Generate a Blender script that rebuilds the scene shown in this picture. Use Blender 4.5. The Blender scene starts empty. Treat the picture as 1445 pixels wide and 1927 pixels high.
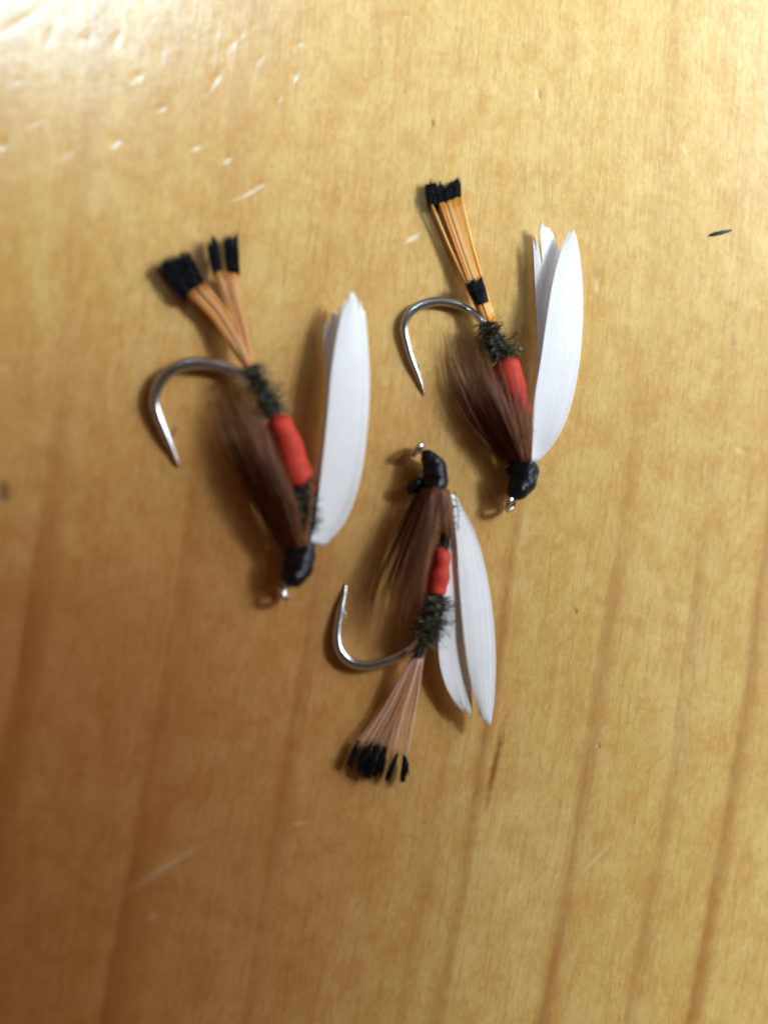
import bpy, math, random
import numpy as np
from mathutils import Vector, Matrix

random.seed(7)
rng = np.random.default_rng(7)
scene = bpy.context.scene
scene.unit_settings.system = 'METRIC'
scene.unit_settings.scale_length = 0.01          # one unit is one centimetre
COL = scene.collection

# ------------------------------------------------------------------ camera
W, H = 1445.0, 1927.0                            # the photograph's pixels
D = 9.0                                          # cm from lens to table
HALF = 3.2117                                    # half of the picture height on the table, cm
TILT = math.radians(11.0)
FPX = (H / 2) / (HALF / D)
cam_loc = Vector((-D * math.sin(TILT), 0, D * math.cos(TILT)))
fwd = (-cam_loc).normalized()
up = Vector((0, 1, 0))
right = fwd.cross(up).normalized()
cam = bpy.data.cameras.new('camera')
camo = bpy.data.objects.new('camera', cam)
COL.objects.link(camo)
rot = Matrix((right, up, -fwd)).transposed().to_4x4()
camo.matrix_world = Matrix.Translation(cam_loc) @ rot
cam.sensor_fit = 'VERTICAL'
cam.sensor_height = 24
cam.lens = 24 / (2 * HALF / D)
cam.clip_start = 0.05
cam.clip_end = 500
scene.camera = camo


def P(px, py, h=0.0):
    """Point of the place, h millimetres above the table, seen at photo pixel px, py."""
    d = fwd * FPX + right * (px - W / 2) + up * (H / 2 - py)
    k = (h * 0.072 - cam_loc.z) / d.z
    return cam_loc + d * k


def depth(p):
    return (Vector(p) - cam_loc).dot(fwd)


def px2cm(p, n):
    return n * depth(p) / FPX


cam.dof.use_dof = True
cam.dof.focus_distance = depth(P(1110, 800, 0.3))
APERTURE = 0.60                                  # lens opening, cm
cam.dof.aperture_fstop = cam.lens * 0.001 / APERTURE

# ------------------------------------------------------------------ world and lamps
world = bpy.data.worlds.new('World')
scene.world = world
world.use_nodes = True
wb = world.node_tree.nodes['Background']
wb.inputs[0].default_value = (1.0, 0.55, 0.35, 1)
wb.inputs[1].default_value = 0.18
scene.view_settings.view_transform = 'Standard'
scene.view_settings.look = 'None'
scene.view_settings.exposure = 0
scene.view_settings.gamma = 1


def aim(o, target):
    d = Vector(target) - o.location
    o.rotation_euler = d.to_track_quat('-Z', 'Y').to_euler()


# broad desk lamp above and to the right; an added unseen slab shades the lower left of the wood
ld = bpy.data.lights.new('desk_lamp', 'AREA')
lamp = bpy.data.objects.new('desk_lamp', ld)
COL.objects.link(lamp)
lamp.location = Vector((1.14, 0.46, 1.0)).normalized() * 75
aim(lamp, (0, 0, 0))
ld.shape = 'DISK'
ld.size = 13.0
ld.energy = 74000
ld.color = (0.80, 0.91, 1.0)

# broad fill added on the lamp's side, behind it, to soften the shadows
sd = bpy.data.lights.new('side_fill_light', 'AREA')
side = bpy.data.objects.new('side_fill_light', sd)
COL.objects.link(side)
side.location = Vector((1.25, 0.48, 1.0)).normalized() * 95
aim(side, (0, 0, 0))
sd.shape = 'RECTANGLE'
sd.size = 62
sd.size_y = 62
sd.energy = 112000
sd.color = (0.86, 0.94, 1.0)

# window above the top of the table: the glare in the upper left corner
G = P(-110, -70)
inc = (G - cam_loc).normalized()
refl = Vector((inc.x, inc.y, -inc.z))
wd = bpy.data.lights.new('window_light', 'AREA')
win = bpy.data.objects.new('window_light', wd)
COL.objects.link(win)
win.location = G + refl * 60
aim(win, G)
wd.shape = 'RECTANGLE'
wd.size = 13
wd.size_y = 13
wd.energy = 25000
wd.color = (0.50, 0.77, 1.0)

# ------------------------------------------------------------------ material helpers


class NT:
    def __init__(s, name):
        s.m = bpy.data.materials.new(name)
        s.m.use_nodes = True
        s.t = s.m.node_tree
        s.b = s.t.nodes['Principled BSDF']

    def n(s, kind, **kw):
        nd = s.t.nodes.new(kind)
        for k, v in kw.items():
            if k == 'inp':
                for i, val in v.items():
                    if isinstance(val, bpy.types.NodeSocket):
                        s.t.links.new(val, nd.inputs[i])
                    else:
                        nd.inputs[i].default_value = val
            else:
                setattr(nd, k, v)
        return nd

    def math(s, op, a, b=None, c=None):
        nd = s.n('ShaderNodeMath', operation=op)
        for i, v in enumerate((a, b, c)):
            if v is None:
                continue
            if isinstance(v, bpy.types.NodeSocket):
                s.t.links.new(v, nd.inputs[i])
            else:
                nd.inputs[i].default_value = v
        return nd.outputs[0]

    def mix(s, f, a, b, blend='MIX'):
        nd = s.n('ShaderNodeMix', data_type='RGBA', blend_type=blend)
        for i, v in ((0, f), (6, a), (7, b)):
            if isinstance(v, bpy.types.NodeSocket):
                s.t.links.new(v, nd.inputs[i])
            elif i == 0:
                nd.inputs[0].default_value = v
            else:
                nd.inputs[i].default_value = (*v, 1)
        return nd.outputs[2]

    def ramp(s, f, stops, interp='LINEAR'):
        nd = s.n('ShaderNodeValToRGB')
        cr = nd.color_ramp
        cr.interpolation = interp
        while len(cr.elements) < len(stops):
            cr.elements.new(0.5)
        for e, (p, c) in zip(cr.elements, sorted(stops, key=lambda q: q[0])):
            e.position = p
            e.color = (*c, 1) if isinstance(c, (tuple, list)) else (c, c, c, 1)
        s.t.links.new(f, nd.inputs[0])
        return nd.outputs[0]

    def noise(s, vec, scale, detail=3, rough=0.5, dist=0.0):
        nd = s.n('ShaderNodeTexNoise', inp={'Scale': scale, 'Detail': detail, 'Roughness': rough, 'Distortion': dist})
        s.t.links.new(vec, nd.inputs['Vector'])
        return nd.outputs['Fac']

    def set(s, **kw):
        for k, v in kw.items():
            i = s.b.inputs[k.replace('_', ' ')]
            if isinstance(v, bpy.types.NodeSocket):
                s.t.links.new(v, i)
            elif isinstance(v, tuple) and len(v) == 3:
                i.default_value = (*v, 1)
            else:
                i.default_value = v


def fibre_mat(name, stops, rough=0.4, trans=0.25, spec=0.4, sheen=0.0, metal=0.0, coat=0.0):
    """Each fibre takes its own tone; a share of the light passes through it."""
    k = NT(name)
    geo = k.n('ShaderNodeNewGeometry')
    c = k.ramp(geo.outputs['Random Per Island'], stops)
    k.set(Base_Color=c, Roughness=rough, Specular_IOR_Level=spec, Sheen_Weight=sheen, Metallic=metal, Coat_Weight=coat)
    if trans:
        tr = k.n('ShaderNodeBsdfTranslucent', inp={'Color': c})
        mx = k.n('ShaderNodeMixShader', inp={0: trans, 1: k.b.outputs[0], 2: tr.outputs[0]})
        out = k.t.nodes['Material Output']
        k.t.links.new(mx.outputs[0], out.inputs[0])
    return k.m


# ------------------------------------------------------------------ mesh helpers
def catmull(pts, n):
    """Catmull-Rom curve through rows of any width, n samples evenly by length of the first three columns."""
    p = np.array(pts, float)
    if len(p) == 2:
        t = np.linspace(0, 1, n)[:, None]
        return p[0] * (1 - t) + p[1] * t
    e = np.vstack([2 * p[0] - p[1], p, 2 * p[-1] - p[-2]])
    out = []
    S = 24
    t = np.linspace(0, 1, S, endpoint=False)[:, None]
    for i in range(len(p) - 1):
        a, b, c, d = e[i:i + 4]
        out.append(0.5 * (2 * b + (c - a) * t + (2 * a - 5 * b + 4 * c - d) * t ** 2 + (3 * b - a - 3 * c + d) * t ** 3))
    q = np.vstack(out + [p[-1:]])
    L = np.concatenate([[0], np.cumsum(np.linalg.norm(np.diff(q[:, :3], axis=0), axis=1))])
    s = np.linspace(0, L[-1], n)
    return np.stack([np.interp(s, L, q[:, k]) for k in range(q.shape[1])], 1)


def curve(spec, n):
    """spec rows: px, py, height mm -> n points of the place."""
    return catmull([tuple(P(*r[:3])) + tuple(r[3:]) for r in spec], n)


def frames(p):
    T = np.gradient(p, axis=0)
    T /= np.linalg.norm(T, axis=1)[:, None] + 1e-12
    ref = np.array([0, 0, 1.0])
    if abs(T[0] @ ref) > 0.9:
        ref = np.array([1.0, 0, 0])
    A = np.zeros_like(p)
    B = np.zeros_like(p)
    a = ref - T[0] * (ref @ T[0])
    a /= np.linalg.norm(a)
    for i in range(len(p)):
        a = a - T[i] * (a @ T[i])
        a /= np.linalg.norm(a) + 1e-12
        A[i] = a
        B[i] = np.cross(T[i], a)
    return T, A, B


class MB:
    def __init__(s):
        s.v, s.f, s.c = [], [], 0

    def add(s, v, f):
        s.v.append(np.asarray(v, float).reshape(-1, 3))
        s.f.extend([tuple(int(i) + s.c for i in q) for q in f])
        s.c += len(s.v[-1])

    def rings(s, R, closed=False, cap=True):
        """R: (n, k, 3) rings of k points."""
        n, k, _ = R.shape
        f = []
        for i in range(n if closed else n - 1):
            j = (i + 1) % n
            for a in range(k):
                b = (a + 1) % k
                f.append((i * k + a, i * k + b, j * k + b, j * k + a))
        if cap and not closed:
            f.append(tuple(range(k))[::-1])
            f.append(tuple((n - 1) * k + a for a in range(k)))
        s.add(R.reshape(-1, 3), f)

    def tube(s, p, r, k=8, flat=None, bump=None):
        """p: (n,3) centre line, r: radii; flat: (up scale, side scale) ; bump(i, angles) -> radius factor."""
        p = np.asarray(p, float)
        r = np.broadcast_to(np.asarray(r, float), (len(p),))
        T, A, B = frames(p)
        an = np.arange(k) * 2 * math.pi / k + math.pi / k
        ca, sa = np.cos(an), np.sin(an)
        fa, fb = flat if flat is not None else (1.0, 1.0)
        R = np.zeros((len(p), k, 3))
        for i in range(len(p)):
            rr = r[i] * (bump(i, an) if bump else np.ones(k))
            R[i] = p[i] + (rr * ca * fa)[:, None] * A[i] + (rr * sa * fb)[:, None] * B[i]
        s.rings(R)

    def fibre(s, p, r0, r1, k=3, mid=1.0):
        n = len(p)
        t = np.linspace(0, 1, n)
        r = (r0 * (1 - t) + r1 * t) * (1 + (mid - 1) * np.sin(math.pi * t))
        s.tube(p, r, k)

    def build(s, name, mat, parent=None, stuff=False, smooth=True):
        me = bpy.data.meshes.new(name)
        me.from_pydata(np.vstack(s.v).tolist() if s.v else [], [], s.f)
        me.materials.append(mat)
        if smooth:
            me.polygons.foreach_set('use_smooth', [True] * len(me.polygons))
        me.update()
        o = bpy.data.objects.new(name, me)
        COL.objects.link(o)
        if parent is not None:
            o.parent = parent
            # a thing's Empty carries the offset; a mesh parent already sits at the world's origin
            if parent.type == 'EMPTY':
                o.matrix_parent_inverse = Matrix.Translation(-parent.location)
        if stuff:
            o['kind'] = 'stuff'
        return o


def thing(name, label, cat, loc, group=None):
    o = bpy.data.objects.new(name, None)
    o.empty_display_size = 0.2
    COL.objects.link(o)
    o.location = loc
    o['label'] = label
    o['category'] = cat
    if group:
        o['group'] = group
    return o


def guides(G, n):
    return np.stack([curve(g, n) for g in G])


def across(G, t):
    m = len(G)
    x = t * (m - 1)
    i = min(int(x), m - 2)
    u = x - i
    if m == 2:
        return G[0] * (1 - u) + G[1] * u
    b, c = G[i], G[i + 1]
    a = G[i - 1] if i > 0 else 2 * b - c
    d = G[i + 2] if i + 2 < m else 2 * c - b
    return 0.5 * (2 * b + (c - a) * u + (2 * a - 5 * b + 4 * c - d) * u ** 2 + (3 * b - a - 3 * c + d) * u ** 3)


def cut(p, L):
    """First share L of a polyline, resampled."""
    n = len(p)
    s = np.linspace(0, L * (n - 1), n)
    return np.stack([np.interp(s, np.arange(n), p[:, k]) for k in range(3)], 1)


# ------------------------------------------------------------------ materials
def wood():
    k = NT('varnished_pine')
    co = k.n('ShaderNodeTexCoord').outputs['Object']
    sp = k.n('ShaderNodeSeparateXYZ', inp={0: co})
    x, y = sp.outputs[0], sp.outputs[1]
    # across-the-grain coordinate: the grain leans and bends slightly
    f = k.math('ADD', k.math('MULTIPLY', y, 0.135), k.math('MULTIPLY', k.math('MULTIPLY', y, y), -0.0105))
    u0 = k.math('SUBTRACT', x, f)
    wob = k.n('ShaderNodeCombineXYZ', inp={0: k.math('MULTIPLY', u0, 0.8), 1: k.math('MULTIPLY', y, 0.35), 2: 0.0}).outputs[0]
    w1 = k.math('MULTIPLY', k.math('SUBTRACT', k.noise(wob, 1.0, 2), 0.5), 0.12)
    wf = k.n('ShaderNodeCombineXYZ', inp={0: k.math('MULTIPLY', u0, 9.0), 1: k.math('MULTIPLY', y, 1.6), 2: 1.7}).outputs[0]
    w2 = k.math('MULTIPLY', k.math('SUBTRACT', k.noise(wf, 1.0, 3), 0.5), 0.05)
    u = k.math('ADD', k.math('ADD', u0, w1), w2)
    lo, hi = -4.0, 4.0
    un = k.math('DIVIDE', k.math('SUBTRACT', u, lo), hi - lo)
    # late-wood bands: (photo px across at mid height, soft width left, right, strength)
    bands = [(-60, 60, 30, .5), (78, 14, 60, .8), (352, 7, 90, .75), (612, 9, 40, .6),
             (905, 10, 40, .35), (978, 24, 14, .75), (1172, 9, 44, .68), (1330, 8, 40, .42), (1446, 12, 38, .65), (1700, 30, 40, .5)]
    pts = []
    for c, l, r, v in bands:
        g = lambda q: (P(q, 963).x - lo) / (hi - lo)
        pts += [(g(c - l), 0.0), (g(c), v), (g(c + r), 0.0)]
    pts = [q for q in pts if 0 < q[0] < 1][:30]
    prof = k.ramp(un, [(0.0, 0.0)] + pts, 'EASE')
    lv = k.n('ShaderNodeCombineXYZ', inp={0: k.math('MULTIPLY', u, 2.2), 1: k.math('MULTIPLY', y, 0.55), 2: 4.1}).outputs[0]
    along = k.ramp(k.noise(lv, 1.0, 3), [(0.30, 0.18), (0.62, 0.95)])
    fade = k.ramp(k.math('ADD', k.math('MULTIPLY', y, 0.125), 0.5), [(0.42, 1.0), (0.66, 0.22)])   # glare and blur painted in: bands weaken towards the far end of the board
    band = k.math('MULTIPLY', k.math('MULTIPLY', prof, along), fade)
    # fine fibres along the grain
    fv = k.n('ShaderNodeCombineXYZ', inp={0: k.math('MULTIPLY', u, 38.0), 1: k.math('MULTIPLY', y, 2.2), 2: 0.0}).outputs[0]
    fine = k.noise(fv, 1.0, 4, 0.65)
    mv = k.n('ShaderNodeCombineXYZ', inp={0: k.math('MULTIPLY', u, 3.0), 1: k.math('MULTIPLY', y, 0.6), 2: 8.0}).outputs[0]
    med = k.noise(mv, 1.0, 3, 0.55)
    mottle = k.noise(co, 5.0, 4, 0.6, 0.4)
    warp = k.n('ShaderNodeCombineXYZ', inp={0: k.math('MULTIPLY', u, 36.0), 1: k.math('MULTIPLY', y, 15.0), 2: 3.0}).outputs[0]
    speck = k.noise(warp, 1.0, 5, 0.75, 0.6)
    blot = k.noise(k.n('ShaderNodeCombineXYZ', inp={0: k.math('MULTIPLY', u, 7.0), 1: k.math('MULTIPLY', y, 3.0), 2: 5.0}).outputs[0], 1.0, 6, 0.72, 0.8)
    base = k.ramp(med, [(0.25, (0.56, 0.335, 0.095)), (0.5, (0.62, 0.415, 0.137)), (0.75, (0.67, 0.48, 0.185))])
    base = k.mix(k.ramp(mottle, [(0.42, 0.0), (0.68, 0.60)]), base, (0.51, 0.275, 0.064))
    base = k.mix(k.ramp(fine, [(0.49, 0.0), (0.72, 0.55)]), base, (0.44, 0.225, 0.05))
    base = k.mix(k.ramp(blot, [(0.52, 0.0), (0.76, 0.50)]), base, (0.52, 0.275, 0.062))
    base = k.mix(k.ramp(blot, [(0.26, 0.55), (0.48, 0.0)]), base, (0.70, 0.52, 0.21))
    base = k.mix(k.ramp(speck, [(0.30, 0.62), (0.48, 0.0)]), base, (0.48, 0.25, 0.055))
    base = k.mix(k.ramp(speck, [(0.53, 0.0), (0.72, 0.60)]), base, (0.72, 0.52, 0.20))
    base = k.mix(k.math('MULTIPLY', fade, k.ramp(k.math('ADD', k.math('MULTIPLY', u, 0.125), 0.5), [(0.34, 0.95), (0.52, 0.66), (0.65, 0.0)])), base, (0.73, 0.47, 0.42), 'MULTIPLY')   # warm shade painted into the wood: redder and darker towards the lower left
    colr = k.mix(band, base, (0.29, 0.090, 0.016))
    # one resin streak, dark red, beside the pale band
    a = P(931, 1440)
    mp = k.n('ShaderNodeMapping', vector_type='TEXTURE', inp={'Location': (a.x, a.y, 0), 'Rotation': (0, 0, math.radians(-13)), 'Scale': (0.034, 0.36, 1.0), 'Vector': co})
    ln = k.n('ShaderNodeVectorMath', operation='LENGTH', inp={0: mp.outputs[0]}).outputs['Value']
    ln = k.math('ADD', ln, k.math('MULTIPLY', k.math('SUBTRACT', k.noise(co, 16.0, 2), 0.5), 1.0))
    colr = k.mix(k.ramp(ln, [(0.15, 0.80), (1.25, 0.0)]), colr, (0.23, 0.050, 0.012))
    # pale scuffs in the varnish
    for (px, py, l, w, ang, v) in ((300, 1640, .30, .035, 32, .15), (345, 1612, .22, .022, 30, .13), (1125, 1612, .20, .016, 42, .22), (778, 447, .075, .020, 35, .70), (565, 1549, .06, .02, 5, .2), (290, 1724, .05, .03, 20, .15), (1390, 1790, .16, .02, 40, .15), (1126, 1402, .04, .012, 30, .35)):
        a = P(px, py)
        mp = k.n('ShaderNodeMapping', vector_type='TEXTURE', inp={'Location': (a.x, a.y, 0), 'Rotation': (0, 0, math.radians(ang)), 'Scale': (l, w, 1.0), 'Vector': co})
        ln = k.n('ShaderNodeVectorMath', operation='LENGTH', inp={0: mp.outputs[0]}).outputs['Value']
        ln = k.math('ADD', ln, k.math('MULTIPLY', k.math('SUBTRACT', speck, 0.5), 1.4))
        colr = k.mix(k.ramp(ln, [(0.3, v), (1.1, 0.0)]), colr, (0.78, 0.66, 0.48))
    # small dark dirt specks
    for (px, py, s, v) in ((815, 231, 0.02, .6), (1016, 178, 0.02, .35), (1320, 520, 0.015, .35), (1122, 520, .03, .25), (8, 925, 0.05, .7), (1378, 640, .03, .3), (1128, 1403, .015, .6), (1085, 1150, .012, .7)):
        a = P(px, py)
        mp = k.n('ShaderNodeMapping', vector_type='TEXTURE', inp={'Location': (a.x, a.y, 0), 'Scale': (s, s * 1.9, 1.0), 'Vector': co})
        ln = k.n('ShaderNodeVectorMath', operation='LENGTH', inp={0: mp.outputs[0]}).outputs['Value']
        ln = k.math('ADD', ln, k.math('MULTIPLY', k.math('SUBTRACT', k.noise(co, 30.0, 2), 0.5), 1.2))
        colr = k.mix(k.ramp(ln, [(0.3, v), (1.1, 0.0)]), colr, (0.10, 0.06, 0.035))
    rn = k.noise(co, 3.0, 3)
    k.set(Base_Color=colr, Roughness=0.16, Specular_IOR_Level=0.3, Coat_Weight=0.85, Coat_IOR=1.5,
          Coat_Roughness=k.ramp(rn, [(0.3, 0.28), (0.7, 0.33)]))
    hgt = k.math('ADD', k.math('MULTIPLY', fine, 0.5), k.math('ADD', k.math('MULTIPLY', k.noise(co, 9.0, 3), 0.9), k.math('MULTIPLY', speck, 0.35)))
    bp = k.n('ShaderNodeBump', inp={'Strength': 0.13, 'Distance': 0.02, 'Height': hgt})
    k.t.links.new(bp.outputs[0], k.b.inputs['Coat Normal'])
    bp2 = k.n('ShaderNodeBump', inp={'Strength': 0.12, 'Distance': 0.02, 'Height': hgt})
    k.t.links.new(bp2.outputs[0], k.b.inputs['Normal'])
    return k.m


def steel():
    k = NT('hook_steel')
    co = k.n('ShaderNodeTexCoord').outputs['Object']
    nz = k.noise(co, 30.0, 3)
    k.set(Base_Color=k.ramp(nz, [(0.3, (0.56, 0.57, 0.59)), (0.7, (0.64, 0.65, 0.67))]), Metallic=1.0,
          Roughness=0.24)
    bp = k.n('ShaderNodeBump', inp={'Strength': 0.02, 'Distance': 0.004, 'Height': k.noise(co, 90.0, 2)})
    k.t.links.new(bp.outputs[0], k.b.inputs['Normal'])
    return k.m


def lacquer():
    k = NT('black_lacquered_thread')
    co = k.n('ShaderNodeTexCoord').outputs['Object']
    k.set(Base_Color=k.ramp(k.noise(co, 25.0, 2), [(0.3, (0.003, 0.004, 0.006)), (0.7, (0.006, 0.008, 0.016))]), Roughness=0.4, Specular_IOR_Level=0.03, Coat_Weight=0.6, Coat_Roughness=0.07)
    bp = k.n('ShaderNodeBump', inp={'Strength': 0.5, 'Distance': 0.012, 'Height': k.noise(co, 48.0, 2)})
    k.t.links.new(bp.outputs[0], k.b.inputs['Normal'])
    k.t.links.new(bp.outputs[0], k.b.inputs['Coat Normal'])
    return k.m


def floss():
    k = NT('red_floss')
    co = k.n('ShaderNodeTexCoord').outputs['Object']
    k.set(Base_Color=k.ramp(k.noise(co, 20.0, 3), [(0.3, (0.37, 0.022, 0.011)), (0.7, (0.51, 0.044, 0.022))]), Roughness=0.65, Specular_IOR_Level=0.25, Sheen_Weight=0.06, Sheen_Roughness=0.4)
    k.b.inputs['Sheen Tint'].default_value = (1.0, 0.45, 0.4, 1)
    return k.m


def feather():
    k = NT('white_quill')
    co = k.n('ShaderNodeTexCoord').outputs['Object']
    c = k.ramp(k.noise(co, 6.0, 3), [(0.3, (0.90, 0.905, 0.92)), (0.7, (0.94, 0.945, 0.955))])
    k.set(Base_Color=c, Roughness=0.55, Specular_IOR_Level=0.25, Sheen_Weight=0.1)
    tr = k.n('ShaderNodeBsdfTranslucent', inp={'Color': c})
    mx = k.n('ShaderNodeMixShader', inp={0: 0.12, 1: k.b.outputs[0], 2: tr.outputs[0]})
    k.t.links.new(mx.outputs[0], k.t.nodes['Material Output'].inputs[0])
    return k.m


M = dict(
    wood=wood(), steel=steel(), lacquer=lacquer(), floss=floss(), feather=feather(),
    hackle=fibre_mat('brown_hackle', [(0, (0.17, 0.055, 0.020)), (0.5, (0.32, 0.118, 0.046)), (1, (0.54, 0.25, 0.12))], 0.42, 0.40, 0.5),
    amber=fibre_mat('amber_tippet', [(0, (0.72, 0.26, 0.020)), (0.6, (0.88, 0.42, 0.045)), (1, (0.92, 0.60, 0.22))], 0.35, 0.18, 0.5),
    rust=fibre_mat('orange_tippet', [(0, (0.58, 0.20, 0.035)), (0.55, (0.78, 0.33, 0.07)), (1, (0.90, 0.56, 0.26))], 0.35, 0.18, 0.5),
    pink=fibre_mat('pale_tippet', [(0, (0.70, 0.38, 0.24)), (0.55, (0.84, 0.53, 0.37)), (1, (0.92, 0.70, 0.56))], 0.35, 0.18, 0.5),
    black=fibre_mat('black_barbs', [(0, (0.004, 0.004, 0.006)), (1, (0.008, 0.008, 0.011))], 0.6, 0.0, 0.12),
    herl=fibre_mat('peacock_herl', [(0, (0.010, 0.010, 0.008)), (0.45, (0.040, 0.033, 0.018)), (0.74, (0.085, 0.065, 0.030)), (0.87, (0.075, 0.10, 0.045)), (0.95, (0.09, 0.20, 0.10)), (1, (0.30, 0.26, 0.14))], 0.26, 0.0, 0.8, 0.0, 0.35, 0.3),
    herlcore=fibre_mat('herl_core', [(0, (0.012, 0.013, 0.010)), (1, (0.02, 0.022, 0.016))], 0.5, 0.0, 0.5),
    dark=fibre_mat('dark_fluff', [(0, (0.010, 0.011, 0.016)), (1, (0.035, 0.036, 0.045))], 0.5, 0.0, 0.3),
)

# ------------------------------------------------------------------ table
def table():
    def axis(a, b, step, out):
        mid = np.arange(a, b + 1e-6, step)
        lo = [a - q for q in (0.06, 0.2, 0.5, 1.2, 2.6, 5, out)][::-1]
        hi = [b + q for q in (0.06, 0.2, 0.5, 1.2, 2.6, 5, out)]
        return np.concatenate([lo, mid, hi])
    xs = axis(-3.1, 3.1, 0.0125, 12.0)
    ys = axis(-3.7, 3.7, 0.0125, 12.0)
    X, Y = np.meshgrid(xs, ys)
    Z = np.zeros_like(X)

    def dent(px, py, ln, wd, ang, dep):
        c = P(px, py)
        l, w = ln / 300, wd / 300
        ca, sa = math.cos(math.radians(ang)), math.sin(math.radians(ang))
        R = 3 * l
        i0, i1 = np.searchsorted(ys, (c.y - R, c.y + R))
        j0, j1 = np.searchsorted(xs, (c.x - R, c.x + R))
        dx, dy = X[i0:i1, j0:j1] - c.x, Y[i0:i1, j0:j1] - c.y
        q = ((dx * ca + dy * sa) / l) ** 2 + ((-dx * sa + dy * ca) / w) ** 2
        Z[i0:i1, j0:j1] -= dep * np.exp(-q * 1.4) * 0.1 

    # (px, py, half length px, half width px, direction degrees, depth mm)
    for d in ((40, 40, 60, 9, 35, .02), (92, 72, 20, 8, 75, .02), (168, 72, 16, 9, 85, .02), (218, 75, 16, 9, 70, .025), (255, 145, 11, 7, 40, .04), (218, 265, 14, 9, 50, .05),
              (130, 285, 16, 9, 50, .03), (303, 100, 22, 11, 80, .015), (557, 85, 13, 6, 20, .05), (553, 143, 12, 6, 75, .05), (425, 299, 11, 6, 35, .05), (462, 362, 42, 5, 30, .05),
              (484, 347, 9, 5, 25, .05), (366, 276, 16, 5, 40, .035), (405, 150, 20, 6, 60, .03), (433, 85, 14, 6, 40, .04), (370, 437, 13, 7, 70, .045), (250, 402, 14, 7, 50, .03),
              (4, 270, 12, 9, 60, .06), (16, 690, 15, 11, 20, .06), (778, 447, 19, 6, 35, .06), (1015, 175, 9, 16, 10, .03), (830, 105, 14, 4, 5, .035), (758, 32, 12, 6, -10, .04),
              (828, 0, 18, 7, -20, .04), (936, 120, 7, 4, 80, .03), (1128, 530, 8, 22, 0, .035), (1345, 700, 10, 60, -20, .02), (1120, 1625, 50, 6, 42, .03), (310, 1630, 95, 16, 32, .055),
              (335, 1610, 70, 7, 30, .04), (290, 1725, 16, 10, 30, .04), (565, 1548, 16, 5, 10, .04), (1395, 845, 20, 8, -30, .03), (1425, 1330, 16, 6, 20, .03), (230, 1280, 12, 8, 80, .03), (560, 1770, 50, 8, 40, .03)):
        dent(*d)
    for _ in range(260):
        px, py = rng.uniform(-100, 1545), rng.uniform(-100, 2027)
        near = math.exp(-((px / 700) ** 2 + (py / 700) ** 2))
        dent(px, py, rng.uniform(4, 14), rng.uniform(3, 6), rng.uniform(20, 80), rng.uniform(.005, .012) + .02 * near * rng.random())
    # slow waviness of the brushed varnish
    for _ in range(26):
        a = rng.uniform(0, math.pi)
        kx = rng.uniform(2, 7)
        Z += 0.00007 / kx * 3 * np.sin(kx * (X * math.cos(a) * 1.6 + Y * math.sin(a) * 0.7) + rng.uniform(0, 6.3)) * np.exp(-(X ** 2 + Y ** 2) / 60)
    ny, nx = X.shape
    idx = np.arange(nx * ny).reshape(ny, nx)
    v = np.stack([X, Y, Z], -1).reshape(-1, 3)
    f = np.stack([idx[:-1, :-1], idx[:-1, 1:], idx[1:, 1:], idx[1:, :-1]], -1).reshape(-1, 4)
    # rim and underside of the board
    ring = np.concatenate([idx[0, :], idx[1:, -1], idx[-1, -2::-1], idx[-2:0:-1, 0]])
    low = v[ring].copy()
    low[:, 2] = -1.8
    n0, m = len(v), len(ring)
    v = np.vstack([v, low])
    a = np.arange(m)
    side = np.stack([ring, n0 + a, n0 + (a + 1) % m, ring[(a + 1) % m]], -1)
    f = np.vstack([f, side])
    me = bpy.data.meshes.new('tabletop')
    me.vertices.add(len(v))
    me.vertices.foreach_set('co', v.ravel())
    me.loops.add(len(f) * 4 + m)
    me.loops.foreach_set('vertex_index', np.concatenate([f.ravel(), (n0 + a)[::-1]]))
    me.polygons.add(len(f) + 1)
    me.polygons.foreach_set('loop_start', np.arange(len(f) + 1) * 4)
    sm = np.ones(len(f) + 1, bool)
    sm[len(f) - m:] = False
    me.polygons.foreach_set('use_smooth', sm)
    me.update(calc_edges=True)
    me.validate()
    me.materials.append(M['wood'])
    o = bpy.data.objects.new('tabletop', me)
    COL.objects.link(o)
    o['kind'] = 'structure'


table()

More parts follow.
